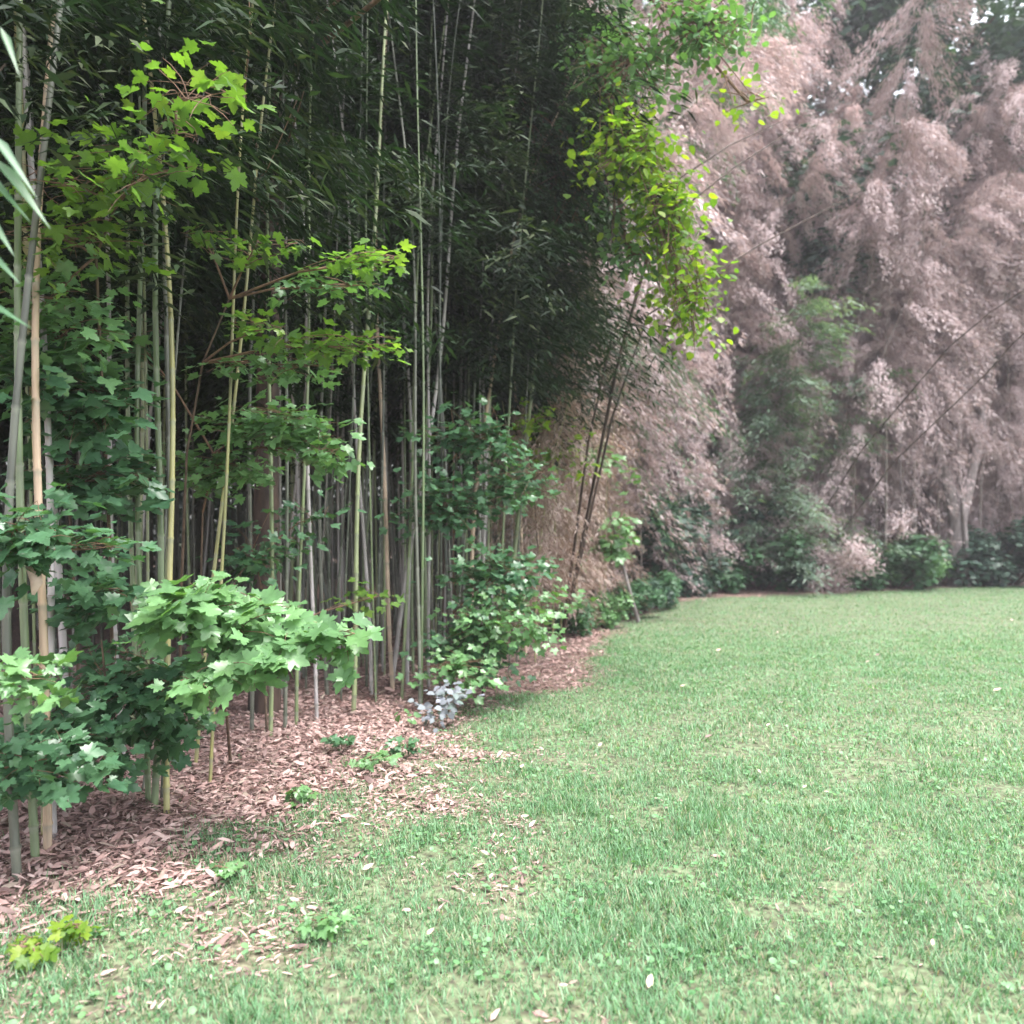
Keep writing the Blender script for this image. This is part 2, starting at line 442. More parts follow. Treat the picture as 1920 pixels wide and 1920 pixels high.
# ------------------------------------------------------------------ bamboo
def culm_mesh(name, h, r0, bend, inter=.3, sides=8, seed=0, zigzag=.004):
    """stalk with swollen node rings; bend = sideways travel of the tip; returns mesh and its centre line function"""
    r = random.Random(seed)
    def centre(z):
        t = max(z, 0)/h
        x = bend*(t**2.6)
        zz = z-.25*abs(bend)*t**4
        return Vector((x+.03*math.sin(z*1.3+seed), .03*math.sin(z*.9+2*seed), zz))
    pts, rr, nd = [], [], []
    z = -.08; i = 0
    while z < h:
        t = max(z, 0)/h
        R = r0*(1-.82*t**1.15)
        L = inter*(.55+.6*min(1, z/1.5+.3))*(.9+.2*r.random())
        if z+L > h: break
        for dz, k, n in ((0, 1.0, .55), (.012, 1.24, .2), (.026, .98, 0), (L-.03, .98, .25)):
            pts.append(centre(z+dz)); rr.append(R*k); nd.append(n)
        z += L
    pts.append(centre(h)); rr.append(.002); nd.append(0)
    V, F = tube(pts, rr, sides)
    me = np_mesh(name, V, F, None, {'node': np.repeat(np.array(nd), sides)}, smooth=True)
    return me, centre

def bamboo_foliage(name, centre, h, z0, n_br, leaves, rad0, size=.12, seed=0, droop=.5, mat=None, spread=1.0, align=.9, T=LANCE2, TF=LANCE2_F):
    """side branches every node, each ending in drooping fans of narrow leaves, joined as one crown"""
    g = np.random.default_rng(seed)
    parts = []; pos = []; dr = []; tone = []
    for i in range(n_br):
        t = (i+.5)/n_br
        z = z0+(h-z0-.1)*t**.9
        c = centre(z)
        a = g.random()*2*np.pi
        L = rad0*(1.15-.75*t)*(.6+.7*g.random())
        up = .55+.4*g.random()
        m = 5; pl = []
        for j in range(m):
            s = j/(m-1)
            pl.append(Vector((c.x+math.cos(a)*L*s, c.y+math.sin(a)*L*s, c.z+L*(up*s-droop*1.35*s*s))))
        parts.append(tube(pl, [.006*(1-.75*j/(m-1)) for j in range(m)], 3))
        P_ = np.array([tuple(p) for p in pl])
        k = leaves
        s = .2+.85*g.random(k)**.8
        q = np.stack([np.interp(s, np.linspace(0, 1, m), P_[:, q_]) for q_ in range(3)], 1)
        # sub-clumps so that the crown keeps gaps
        nc = 5; cl = g.normal(0, .13*rad0*spread, (nc, 3)); q = q+cl[g.integers(0, nc, k)]*s[:, None]+g.normal(0, .05*rad0*spread, (k, 3))
        tone.append(np.clip(g.random()*.75+g.normal(.12, .12, k), 0, .99))
        pos.append(q)
        b = a+g.normal(0, align, k)
        dr.append(np.stack([np.cos(b), np.sin(b), -.25-droop*1.2*g.random(k)], 1))
    pos = np.concatenate(pos); dr = np.concatenate(dr); k = len(pos)
    up = np.stack([g.normal(0, .45, k), g.normal(0, .45, k), np.ones(k)], 1)
    sz = size*(.6+.7*g.random(k))
    V, F, R = scatter(T, TF, pos, dr, up, sz, sz*.17, rnd=np.concatenate(tone))
    bv, bf = join(parts)
    bf3 = np.concatenate([bf[:, [0, 1, 2]], bf[:, [0, 2, 3]]])
    V2 = np.concatenate([V, bv]); F2 = np.concatenate([F, bf3+len(V)]); R2 = np.concatenate([R, np.full(len(bv), .02)])
    return np_mesh(name, V2, F2, mat, {'rnd': R2})

LIVE = []
for i in range(6):
    h = [10.5, 9.2, 11.5, 8.4, 10, 12][i]
    cm, ce = culm_mesh('bamboo_culm', h, .022, [.5, .9, .3, 1.3, .7, 1.6][i], seed=i)
    fm = bamboo_foliage('bamboo_foliage', ce, h, [3.0, 3.4, 3.2, 2.6, 3.8, 3.6][i], 38, 150, 1.2, .15, seed=i+40, mat=M['bamboo_leaf'])
    LIVE.append((cm, fm, h))
DEAD = []
for i in range(5):
    h = [13.5, 12, 14.5, 10.5, 12.5][i]
    cm, ce = culm_mesh('dead_culm', h, .026, [3.0, 3.6, 2.4, 3.2, 4.0][i], seed=i+20, sides=6)
    fm = bamboo_foliage('dead_foliage', ce, h, [3.0, 2.4, 3.4, 1.8, 2.6][i], 44, 330, 1.9, .135, seed=i+60, mat=M['dead_leaf'], droop=.95, spread=.55, align=.6)
    DEAD.append((cm, fm, h))
LOW = []
for i in range(3):
    h = [4.2, 5.8, 7.4][i]
    cm, ce = culm_mesh('low_culm', h, .012, [.8, 1.3, 1.1][i], inter=.2, seed=i+30, sides=6)
    fm = bamboo_foliage('low_foliage', ce, h, .5, 30, 110, .95, .13, seed=i+80, mat=M['dead_leaf'], droop=.7)
    LOW.append((cm, fm, h))

def bamboo(kind, loc, rz, label, cat='bamboo', group=None, lean=None, mats=(None, None), thick=1.0, hs=1.0, name='bamboo_stalk', foliage=True, fx=1.0):
    cm, fm, h = kind
    e = empty(name, loc, label, cat, group)
    if lean is not None:        # lean = direction the stalk follows
        q = Vector((0, 0, 1)).rotation_difference(Vector(lean).normalized())
        e.rotation_mode = 'QUATERNION'
        e.rotation_quaternion = q @ Quaternion((0, 0, 1), rz)
    else:
        e.rotation_euler = (0, 0, rz)
    c = link('culm', cm, e, mats[0] or M['culm_green']); c.scale = (thick, thick, hs)
    if foliage:
        f = link('foliage', fm, e, mats[1] or M['bamboo_leaf']); f.scale = (fx, fx, hs)
    return e

EDGEGRP = 'bamboo stalks along the front of the grove'
# base pixel, upper pixel, thickness factor, material, label  (the stalks one can pick out in the photograph)
FRONT = [
 ((66, 1606), (26, 0), .95, 'culm_green', 'green bamboo stalk at the far left, the left one of the tall crossing pair'),
 ((84, 1596), (42, 0), .95, 'culm_tan', 'thick tan and pinkish bamboo stalk rising the full height at the far left'),
 ((112, 1560), (62, 250), .85, 'culm_grey', 'pale grey green bamboo stalk just right of the thick tan stalk'),
 ((30, 1640), (12, 700), 1.0, 'culm_shaded', 'shadowed bamboo stalk at the left border of the photo'),
 ((118, 1480), (92, 560), 1.1, 'culm_grey', 'whitish grey bamboo stalk right of the yellow one, showing dark node rings'),
 ((76, 1560), (58, 500), .95, 'culm_yellow', 'mustard yellow bamboo stalk behind the dried hanging sheath'),
 ((290, 1505), (292, 130), .95, 'culm_green', 'straight green bamboo stalk, left of the tall central pair behind the maples'),
 ((322, 1512), (322, 180), .8, 'culm_yellow', 'straight yellow green bamboo stalk, right of the tall central pair behind the maples'),
 ((272, 1498), (262, 700), .75, 'culm_green', 'thin green stalk at the left of the close clump under the low maple'),
 ((305, 1490), (330, 760), .8, 'culm_shaded', 'dark stalk in the middle of the close clump under the low maple'),
 ((372, 1432), (440, 640), .6, 'culm_yellow', 'slim yellowish stalk leaning right behind the low maple'),
 ((398, 1462), (424, 700), .5, 'culm_yellow', 'short visible yellow stalk standing in the leaf litter right of the clump'),
 ((232, 1440), (200, 420), .75, 'culm_grey', 'pale slender stalk between the white grey stalk and the tall central pair'),
 ((250, 1420), (244, 380), .8, 'culm_green', 'dull green slender stalk just left of the tall central pair'),
 ((655, 1335), (690, 560), .95, 'culm_green', 'grey green stalk whose foot stands in the litter right of the low maple'),
 ((612, 1310), (596, 640), .8, 'culm_shaded', 'thin dark stalk behind the right end of the low maple'),
 ((690, 1300), (672, 620), .8, 'culm_grey', 'grey stalk just behind the litter edge in the dark gap'),
 ((742, 1290), (700, 700), .9, 'culm_tan', 'pinkish brown stalk leaning left in the dark gap'),
 ((735, 1285), (795, 880), .95, 'culm_grey', 'pale pinkish stalk leaning right in the dark gap'),
 ((770, 1280), (768, 560), .85, 'culm_grey', 'grey stalk left of the shrubby maple in the centre'),
 ((800, 1285), (800, 620), .8, 'culm_green', 'green stalk half hidden by the shrubby maple in the centre'),
 ((890, 1262), (888, 400), 1.1, 'culm_tan', 'pink tan stalk rising above the shrubby maple in the centre'),
 ((902, 1255), (922, 420), .9, 'culm_grey', 'pale stalk right beside the pink tan one in the centre'),
 ((930, 1248), (1045, 440), 1.15, 'culm_green', 'light green stalk leaning right in front of the dead brown bamboo'),
 ((870, 1255), (862, 560), .85, 'culm_shaded', 'dull stalk left of the pink tan one in the centre'),
 ((470, 1378), (462, 500), .7, 'culm_shaded', 'dark thin stalk in front of the old brown trunk, its left side'),
 ((503, 1382), (507, 560), .75, 'culm_green', 'dull green stalk standing right in front of the old brown trunk'),
 ((536, 1372), (530, 640), .7, 'culm_shaded', 'dark thin stalk just right of the old brown trunk'),
 ((562, 1362), (568, 600), .65, 'culm_green', 'slim green stalk, second one right of the old brown trunk'),
 ((590, 1352), (584, 640), .7, 'culm_grey', 'pale slim stalk, third one right of the old brown trunk'),
 ((985, 1225), (960, 560), .9, 'culm_tan', 'tan stalk at the right end of the living grove'),
]
for i, (b, t, th, mt, lb) in enumerate(FRONT):
    base = G(*b); top = P(t[0], t[1], base.y)
    kind = LIVE[i % 6]
    k = base.y/4.8
    e = bamboo(kind, base, random.random()*6.28, lb, group=EDGEGRP, lean=top-base, mats=(M[mt], M['bamboo_leaf']), thick=th*(.95+.12*k), foliage=(i % 2 == 0 and not 400 < b[0] < 760))

def px_of(x, y): return 960+FPX*x/y
def where_left(x, y):
    p = px_of(x, y)
    for lim, t in ((30, 'at the left border'), (130, 'behind the far left stalks'), (270, 'left of the tall central pair'), (350, 'behind the tall central pair'), (470, 'between tall pair and old tree'),
                   (560, 'beside the old brown tree'), (640, 'above the low bright maple'), (720, 'right of the low maple'), (800, 'left of the central shrub'), (900, 'behind the central shrub'), (1010, 'right of the central shrub')):
        if p < lim: return t
    return 'at the right end'
# deep grove: random stalks well inside the edge
def grove():
    cnt = 0; pts = []
    tries = 0
    while cnt < 250 and tries < 40000:
        tries += 1
        y = random.uniform(3.6, 19); x = random.uniform(-12, 3.2)
        gap = cnt > 130
        if gap:
            y = random.uniform(7.2, 14); x = (random.uniform(500, 1000)-960)/FPX*y
        if abs(x) > y*.66+1.6 and random.random() > .2: continue  # a few stalks out of view are kept for the shade they cast
        s = signed(x, y)[0]
        if s < (.75 if gap else 1.15): continue
        if x > .2 and y > 12 and random.random() < .6: continue
        if any((x-a)**2+(y-b)**2 < (.03 if gap else .11) for a, b in pts): continue
        if y < 7.9 and 400 < px_of(x, y) < 760: continue      # clearing round the old tree
        pts.append((x, y)); cnt += 1
        kind = random.choice(LIVE)
        lean = (random.gauss(0, .025), random.gauss(0, .03), 1)
        if random.random() < .12: lean = (random.gauss(0, .1), 0, 1)
        mk = random.choice(['culm_shaded', 'culm_shaded', 'culm_shaded', 'culm_green', 'culm_green', 'culm_grey']); th = random.uniform(.5, 1.0)*(.85 if gap else 1)
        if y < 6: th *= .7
        lb = '%s%s bamboo stalk %s%s, %s' % ('thick ' if th > .85 else 'thin ' if th < .62 else '', {'culm_shaded': 'dark', 'culm_green': 'green', 'culm_grey': 'pale grey'}[mk],
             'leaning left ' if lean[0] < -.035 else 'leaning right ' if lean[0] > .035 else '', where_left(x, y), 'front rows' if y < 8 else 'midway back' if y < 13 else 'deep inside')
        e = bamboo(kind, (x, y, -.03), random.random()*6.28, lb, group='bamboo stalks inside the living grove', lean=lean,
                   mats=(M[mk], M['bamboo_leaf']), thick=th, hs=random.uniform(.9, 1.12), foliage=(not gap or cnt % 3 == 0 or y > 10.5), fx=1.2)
    return pts
grove()

for i, (px, Y, ln) in enumerate([(905, 10.2, .03), (950, 11.2, .06), (965, 12.6, .03), (880, 11.8, .02), (930, 9.6, .05)]):
    bx = (px-960)/FPX*Y
    bamboo(LIVE[i % 6], (bx, Y, -.03), i*1.3, 'leafy green bamboo leaning out %s at the right end of the living grove' % ('in front' if Y < 10.8 else 'midway' if Y < 12 else 'behind'), group='leaning bamboo at the end of the living grove',
           lean=(ln, -.04, 1), mats=(M['culm_green'], M['bamboo_leaf']), thick=.8, hs=1.05, fx=1.3)

def thicket():
    """far inside the grove the stalks run together: one dark mass"""
    parts = []
    for i in range(900):
        y = random.uniform(10.5, 27); x = random.uniform(-22, 4)
        if signed(x, y)[0] < 3: continue
        h = random.uniform(8, 11); a = random.gauss(0, .025)*h; b = random.gauss(0, .03)*h
        r = random.uniform(.012, .024)
        parts.append(tube([(x, y, -.05), (x+a*.4, y+b*.4, h*.5), (x+a, y+b, h)], [r, r*.8, r*.3], 5))
    V, F = join(parts)
    o = link('bamboo_thicket', np_mesh('bamboo_thicket', V, F, M['culm_shaded'], {'node': np.zeros(len(V))}))
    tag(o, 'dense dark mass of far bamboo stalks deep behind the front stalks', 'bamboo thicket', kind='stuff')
    g = np.random.default_rng(5)
    n = 120000
    x = g.uniform(-26, 5, n); y = g.uniform(15, 32, n); z = 11.5*g.random(n)**.75
    cl = vnoise(x+y*.3, z*1.2+y, 1.1)
    keep = (signed(x, y) > 2.5) & ((z > 3.2) | (y > 23)) & (cl+.25*g.random(n) > .38)
    x, y, z = x[keep], y[keep], z[keep]; n = len(x)
    a = g.random(n)*6.28
    V, F, R = scatter(LANCE2, LANCE2_F, np.stack([x, y, z], 1), np.stack([np.cos(a), np.sin(a), -.6*g.random(n)], 1), np.stack([g.normal(0, .6, n), g.normal(0, .6, n), np.ones(n)], 1), .30, .07, g.random(n))
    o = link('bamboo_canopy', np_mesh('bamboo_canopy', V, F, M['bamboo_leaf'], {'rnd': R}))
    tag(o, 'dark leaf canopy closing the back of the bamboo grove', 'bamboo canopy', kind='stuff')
thicket()

def where_right(x, y):
    p = px_of(x, y)
    for lim, t in ((1060, 'right of the living grove'), (1150, 'above the tan bamboo at the bend'), (1230, 'behind the young leaning tree'), (1330, 'at the left end of the far edge'), (1420, 'above the first green bushes'),
                   (1500, 'above the tall green bush'), (1600, 'above the round brown bush'), (1700, 'right of the round brown bush'), (1780, 'left of the stout grey trunk'), (1860, 'right of the stout grey trunk')):
        if p < lim: return t
    return 'at the right border'
# dead brown bamboo round the far side of the lawn, arching over it
def dead_row():
    pts = []; tries = 0
    while len(pts) < 150 and tries < 8000:
        tries += 1
        x = random.uniform(.8, 26); y = random.uniform(12.5, 37)
        s = signed(x, y)[0]
        if s < .9 or s > 8: continue
        if 1165 < px_of(x, y) < 1330 and s < 4.5: continue      # the dark recess beside the bend
        if y < 17 and random.random() < .6: continue
        if 1385 < px_of(x, y) < 1545 and s < 3.8: continue
        if x > y*.72+2: continue
        if any((x-a)**2+(y-b)**2 < .55 for a, b in pts): continue
        pts.append((x, y))
        # lean out over the lawn: towards lower signed distance
        gx = signed(x+.3, y)[0]-signed(x-.3, y)[0]; gy = signed(x, y+.3)[0]-signed(x, y-.3)[0]
        rz = math.atan2(-gy, -gx)+random.gauss(0, .7)
        kind = random.choice(DEAD)
        greenish = random.random() < .05
        lb = '%s bamboo arching %s, %s, %s' % ('green' if greenish else 'brown', 'left' if math.cos(rz) < -.3 else 'right' if math.cos(rz) > .3 else 'towards the lawn', where_right(x, y), 'in front' if s < 3 else 'midway' if s < 5.2 else 'behind')
        bamboo(kind, (x, y, -.05), rz, lb,
               group='dead brown bamboo round the clearing' if not greenish else 'green bamboo among the dead ones',
               mats=(M['culm_dead'], M['shrub_leaf'] if greenish else M['dead_leaf']), thick=random.uniform(1.0, 1.5), hs=random.uniform(1.1, 1.5), fx=1.25, name='dead_bamboo' if not greenish else 'bamboo_stalk')
    pts = []; tries = 0
    while len(pts) < 26 and tries < 5000:
        tries += 1
        x = random.uniform(.1, 3.4); y = random.uniform(9.5, 20)
        s = signed(x, y)[0]
        if s < .35 or s > 2.2 or px_of(x, y) > 1135: continue
        if any((x-a)**2+(y-b)**2 < .2 for a, b in pts): continue
        pts.append((x, y))
        bamboo(random.choice(LOW), (x, y, -.03), random.uniform(-3.1, 3.1), 'low tan dead bamboo at the bend, %s, %s' % ('left of the tan clump' if px_of(x, y) < 1010 else 'middle of the tan clump' if px_of(x, y) < 1070 else 'right of the tan clump', 'nearest ones' if y < 11 else 'next ones' if y < 13.5 else 'farthest ones'), group='low dead bamboo at the bend of the edge',
               mats=(M['culm_tan'] if random.random() < .4 else M['culm_yellow'], M['dead_orange']), thick=random.uniform(.8, 1.3), hs=random.uniform(.7, 1.15), fx=random.uniform(.6, 1.05), name='dead_bamboo')
    pts = []; tries = 0
    while len(pts) < 16 and tries < 5000:
        tries += 1
        x = random.uniform(3, 19); y = random.uniform(19, 31)
        if random.random() < .5: continue
        s = signed(x, y)[0]
        if s < .5 or s > 2.2 or x > y*.68: continue
        if any((x-a)**2+(y-b)**2 < .6 for a, b in pts): continue
        pts.append((x, y))
        bamboo(random.choice(LOW), (x, y, -.03), random.uniform(-3, 0), 'short dead bamboo under the brown wall, ' + where_right(x, y), group='short dead bamboo across the lawn',
               mats=(M['culm_dead'], M['dead_leaf']), thick=1.3, hs=random.uniform(.8, 1.2), name='dead_bamboo')
dead_row()
for (px, py, k, sc, lb) in [(1412, 1110, 2, 1.25, 'tall blue green live bamboo clump in the brown wall, left half'), (1470, 1109, 2, 1.3, 'tall blue green live bamboo clump in the brown wall, right half'),
                            (1520, 1108, 1, 1.3, 'smaller green bamboo leaning right of the blue green clump'), (1440, 1107, 1, 1.2, 'lower green bamboo at the foot of the blue green clump'),
                            (1392, 1111, 1, 1.35, 'leftmost green bamboo of the blue green clump'), (1500, 1108, 2, 1.2, 'rightmost tall green bamboo of the blue green clump')]:
    bamboo(LOW[k], G(px, py)+Vector((0, .7, -.03)), random.random()*6, lb, group='blue green bamboo in the brown wall', mats=(M['culm_shaded'], M['blue_green']), thick=1.6, hs=sc, fx=2.3)

# single bare canes slanting through the brown foliage (dark thin lines)
CANES = [((1215, 590), (1620, 355), 12, 'long thin dark cane slanting through the brown bamboo in the middle distance'),
         ((1230, 430), (1500, 235), 11, 'thin dark cane slanting just right of the yellow green foliage'),
         ((1250, 350), (1470, 225), 10.5, 'topmost thin dark cane reaching right out of the yellow green foliage'),
         ((1140, 665), (1210, 590), 11.5, 'short dark cane below the yellow green foliage'),
         ((1780, 650), (1940, 530), 19, 'thin dark cane slanting at the right border, the upper one'),
         ((1850, 700), (1960, 590), 19, 'thin dark cane slanting at the right border, the lower one')]
for a, b, Y, lb in CANES:
    p, q = P(*a, Y), P(*b, Y+1.5 if a[0] < 1500 else Y-2); mid = (p+q)/2+Vector((0, 0, .08))
    foot = Vector((.75, 12.4, -.05)) if a[0] < 1500 else Vector((p.x-1.0, 28.6, -.05))
    d1 = foot.lerp(p, .6)+Vector((0, 0, .5))
    V, F = tube([foot, d1, p, mid, q], [.022, .019, .016, .013, .007], 6)
    V = V-np.array(tuple(foot))
    e = empty('bamboo_cane', foot, lb, 'bamboo cane', 'bare canes slanting through the brown bamboo')
    link('culm', np_mesh('cane', V, F, M['bark'], smooth=True), e)

# ------------------------------------------------------------------ broadleaf saplings with single leaves
MT = [maple_template(s) for s in range(7)]
MAPLE = {}
for mk in ('maple_lime', 'maple_mid', 'maple_dark', 'yellow_leaf'):
    MAPLE[mk] = []
    for T, F in MT:
        me = np_mesh('leaf', T, F, M[mk], smooth=True); MAPLE[mk].append(me)
OV = {}
for mk in ('yellow_leaf', 'maple_mid', 'pale_leaf', 'maple_dark', 'shrub_leaf'):
    OV[mk] = [np_mesh('leaf', OVAL, OVAL_F, M[mk], smooth=True)]

def leaf_matrix(p, xd, up, s):
    x = xd.normalized(); y = up.cross(x).normalized(); z = x.cross(y)
    m = Matrix(((x.x, y.x, z.x, p.x), (x.y, y.y, z.y, p.y), (x.z, y.z, z.z, p.z), (0, 0, 0, 1)))
    return m @ Matrix.Scale(s, 4)

def P_px(p): return 960+FPX*p.x/max(p.y, .1)

def sapling(name, label, cat, base, stem, clouds, size, matk, meshes=None, group=None, stem_r=.012, face=.35, stem_mat='twig', more=1.0, seed=0, fuzz=.06, stuff_T=None, br=1.0):
    """stem polyline (world points), then per cloud (cx, cy, rx, ry, Y, dY, branches, leaves/branch, root index) branches with leaves.
    The first 300 leaves are objects, the rest one joined part."""
    r = random.Random(seed)
    e = empty(name, base, label, cat, group)
    B = Vector(base)
    sp = [Vector(p)-B for p in stem]
    n = len(sp)
    V, F = tube(sp, [stem_r*(1-.6*i/max(1, n-1)) for i in range(n)], 7)
    link('stem', np_mesh('stem', V, F, M[stem_mat], smooth=True), e)
    meshes = meshes or MAPLE
    count = 0; rest = []
    r2 = more
    bparts = []
    for (cx, cy, rx, ry, Y, dY, nb, nl, ri, *mk) in clouds:
        mk = mk[0] if mk else matk
        root = sp[ri]
        cen = P(cx, cy, Y)-B; far_ = P(cx+rx*(.7 if cx > P_px(root+B) else -.7), cy-ry*.2, Y)-B
        lm = [root, root.lerp(cen, .5)+Vector((0, 0, .05*(cen-root).length)), cen, far_]
        bparts.append(tube(lm, [.009*br, .007*br, .005*br, .0015*br], 5))
        for b in range(int(nb*r2)):
            while True:
                u, v, w_ = r.uniform(-1, 1), r.uniform(-1, 1), r.uniform(-1, 1)
                if u*u+v*v < 1: break
            tip = P(cx+rx*u, cy+ry*v, Y+dY*w_)-B
            tt = 3*(.25+.75*r.random()); jj = min(2, int(tt)); q0 = lm[jj].lerp(lm[jj+1], tt-jj)
            mid = q0.lerp(tip, .5)+Vector((r.uniform(-.05, .05), r.uniform(-.05, .05), .06*(tip-q0).length))
            pl = [q0, q0.lerp(mid, .55)+Vector((0, 0, .01)), mid, mid.lerp(tip, .55)+Vector((0, 0, .01)), tip]
            tb = tube(pl, [.0032*br, .0028*br, .0024*br, .0018*br, .001], 4)
            bparts.append(tb)
            L = (tip-q0).length
            for k in range(nl):
                # leaves gather in the outer part inside the cloud
                t = 1-.9*r.random()**1.2
                t = max(0, t)
                j = min(3, int(t*4)); f = t*4-j
                p = pl[j].lerp(pl[j+1], f)
                a = r.random()*6.283
                out = Vector((math.cos(a), math.sin(a), r.uniform(-.75, .1)))
                ad = (tip-q0).normalized()
                xd = out+ad*.5
                p = p+out*(.35*size)+Vector((r.gauss(0, fuzz), r.gauss(0, fuzz), r.gauss(0, fuzz*.6)))
                up = Vector((r.gauss(0, .35), r.gauss(0, .35)-face, 1))
                s = size*(.4+.8*r.random()**.8)
                if count < 299:
                    me = r.choice(meshes[mk])
                    o = link('leaf', me, e)
                    o.matrix_local = leaf_matrix(p, xd, up, s)
                    count += 1
                else:
                    rest.append((p, xd, up, s, mk))
    V, F = join(bparts)
    link('branches', np_mesh('branches', V, F, M['stem_red'], smooth=True), e)
    if rest:
        T, TF = stuff_T or MT[0]
        by = {}
        for it in rest: by.setdefault(it[4], []).append(it)
        for mk, its in by.items():
            V, F, R = scatter(T, TF, np.array([tuple(i[0]) for i in its]), np.array([tuple(i[1]) for i in its]), np.array([tuple(i[2]) for i in its]), np.array([i[3] for i in its]),
                              rnd=np.random.default_rng(seed).random(len(its)))
            o = link('foliage', np_mesh('foliage', V, F, M[mk], {'rnd': R}, smooth=True), e)
            o['kind'] = 'stuff'
    return e

# low bright maple in front
b = G(432, 1430)
sapling('maple_sapling', 'low maple sapling with bright green lobed leaves spreading over the leaf litter at left', 'maple sapling', b,
        [b, P(425, 1340, 5.4), P(400, 1250, 4.9), P(420, 1190, 4.5)],
        [(380, 1150, 150, 60, 4.3, .35, 15, 9, 3), (480, 1210, 150, 85, 4.2, .3, 16, 9, 3), (610, 1200, 80, 60, 4.2, .2, 9, 8, 3), (400, 1280, 90, 60, 4.1, .2, 8, 7, 2), (440, 1140, 130, 45, 4.5, .2, 9, 8, 3)],
        .118, 'maple_mid', face=.8, seed=3, fuzz=.045, more=1.4)
# dark lower foliage under and left of it
b = G(200, 1480)
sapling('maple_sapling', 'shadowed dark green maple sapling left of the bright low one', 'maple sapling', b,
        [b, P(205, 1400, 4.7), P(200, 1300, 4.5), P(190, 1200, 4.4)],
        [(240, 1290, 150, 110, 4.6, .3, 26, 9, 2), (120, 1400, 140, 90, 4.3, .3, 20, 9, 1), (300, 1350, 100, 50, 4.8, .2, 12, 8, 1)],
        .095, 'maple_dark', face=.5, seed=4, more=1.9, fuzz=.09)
b = G(-20, 1600)
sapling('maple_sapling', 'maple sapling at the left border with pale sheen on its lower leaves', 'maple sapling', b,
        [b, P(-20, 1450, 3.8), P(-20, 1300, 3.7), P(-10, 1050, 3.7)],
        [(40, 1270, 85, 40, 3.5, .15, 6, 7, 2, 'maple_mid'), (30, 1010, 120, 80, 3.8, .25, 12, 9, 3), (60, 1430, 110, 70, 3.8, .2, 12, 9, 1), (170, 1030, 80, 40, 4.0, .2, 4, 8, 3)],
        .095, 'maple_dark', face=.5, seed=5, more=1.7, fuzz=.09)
b = G(150, 1450)
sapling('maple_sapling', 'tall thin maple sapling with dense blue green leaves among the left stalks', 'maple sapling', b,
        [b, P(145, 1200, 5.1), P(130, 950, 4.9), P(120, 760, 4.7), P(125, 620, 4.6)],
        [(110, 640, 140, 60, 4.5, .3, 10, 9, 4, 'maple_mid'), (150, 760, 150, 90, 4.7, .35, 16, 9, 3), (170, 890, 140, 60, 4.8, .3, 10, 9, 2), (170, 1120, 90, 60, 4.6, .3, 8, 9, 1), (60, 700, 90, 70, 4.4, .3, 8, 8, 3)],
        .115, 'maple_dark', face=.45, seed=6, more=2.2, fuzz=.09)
b = G(215, 1440)
sapling('maple_sapling', 'upper maple branches with large lime green backlit leaves at top left', 'maple sapling', b,
        [b, P(205, 1000, 5.0), P(190, 700, 4.6), P(180, 480, 4.4), P(215, 390, 4.2), P(330, 190, 4.0)],
        [(150, 350, 150, 80, 4.0, .4, 9, 4, 4), (340, 190, 120, 90, 3.9, .4, 8, 3, 5), (270, 330, 130, 90, 4.0, .3, 7, 4, 4), (120, 450, 170, 60, 4.2, .4, 9, 5, 3), (330, 260, 60, 40, 4.0, .2, 4, 4, 5), (100, 560, 110, 40, 4.3, .2, 7, 7, 3, 'maple_mid')],
        .095, 'maple_lime', face=-.15, seed=8, fuzz=.14, more=2.0)
b = G(335, 1400)
sapling('maple_sapling', 'maple sapling reaching right in two thin leafy tiers through the grove', 'maple sapling', b,
        [b, P(340, 1100, 5.8), P(350, 850, 5.5), P(380, 680, 5.3), P(430, 560, 5.2)],
        [(480, 460, 120, 22, 5.0, .2, 9, 6, 4, 'maple_lime'), (690, 490, 85, 30, 4.9, .2, 9, 6, 4, 'maple_lime'), (600, 540, 130, 30, 5.1, .2, 8, 6, 4), (480, 620, 80, 40, 5.0, .2, 6, 6, 3, 'maple_lime'), (640, 650, 140, 30, 5.1, .2, 13, 7, 3, 'maple_lime'),
         (520, 690, 140, 35, 5.3, .2, 12, 7, 3), (380, 440, 60, 20, 5.1, .1, 4, 5, 4, 'maple_lime')],
        .078, 'maple_mid', face=.1, seed=9, fuzz=.05, more=1.5)
b = G(380, 1380)
sapling('maple_sapling', 'mid height maple sapling with pale grey green leaves over the dark gap', 'maple sapling', b,
        [b, P(375, 1150, 6.2), P(380, 960, 6.0), P(400, 850, 5.9)],
        [(500, 800, 160, 45, 5.7, .3, 18, 8, 3), (400, 880, 120, 50, 5.9, .3, 12, 8, 2), (600, 850, 55, 50, 5.6, .15, 7, 7, 3), (260, 640, 90, 60, 5.8, .3, 6, 7, 3, 'maple_dark')],
        .10, 'maple_mid', face=.35, seed=10, more=2.2, fuzz=.09)
b = G(500, 1380)
sapling('maple_sapling', 'small sparse maple sapling with few greyish leaves in the dark gap', 'maple sapling', b,
        [b, P(495, 1200, 6.8), P(485, 1050, 6.6)],
        [(480, 1050, 60, 130, 6.5, .2, 12, 6, 2), (700, 1120, 40, 25, 7.2, .1, 4, 5, 1, 'maple_lime'), (560, 980, 70, 60, 6.9, .2, 6, 5, 2, 'maple_dark')],
        .09, 'maple_dark', face=.4, seed=11, more=2.2, fuzz=.09)
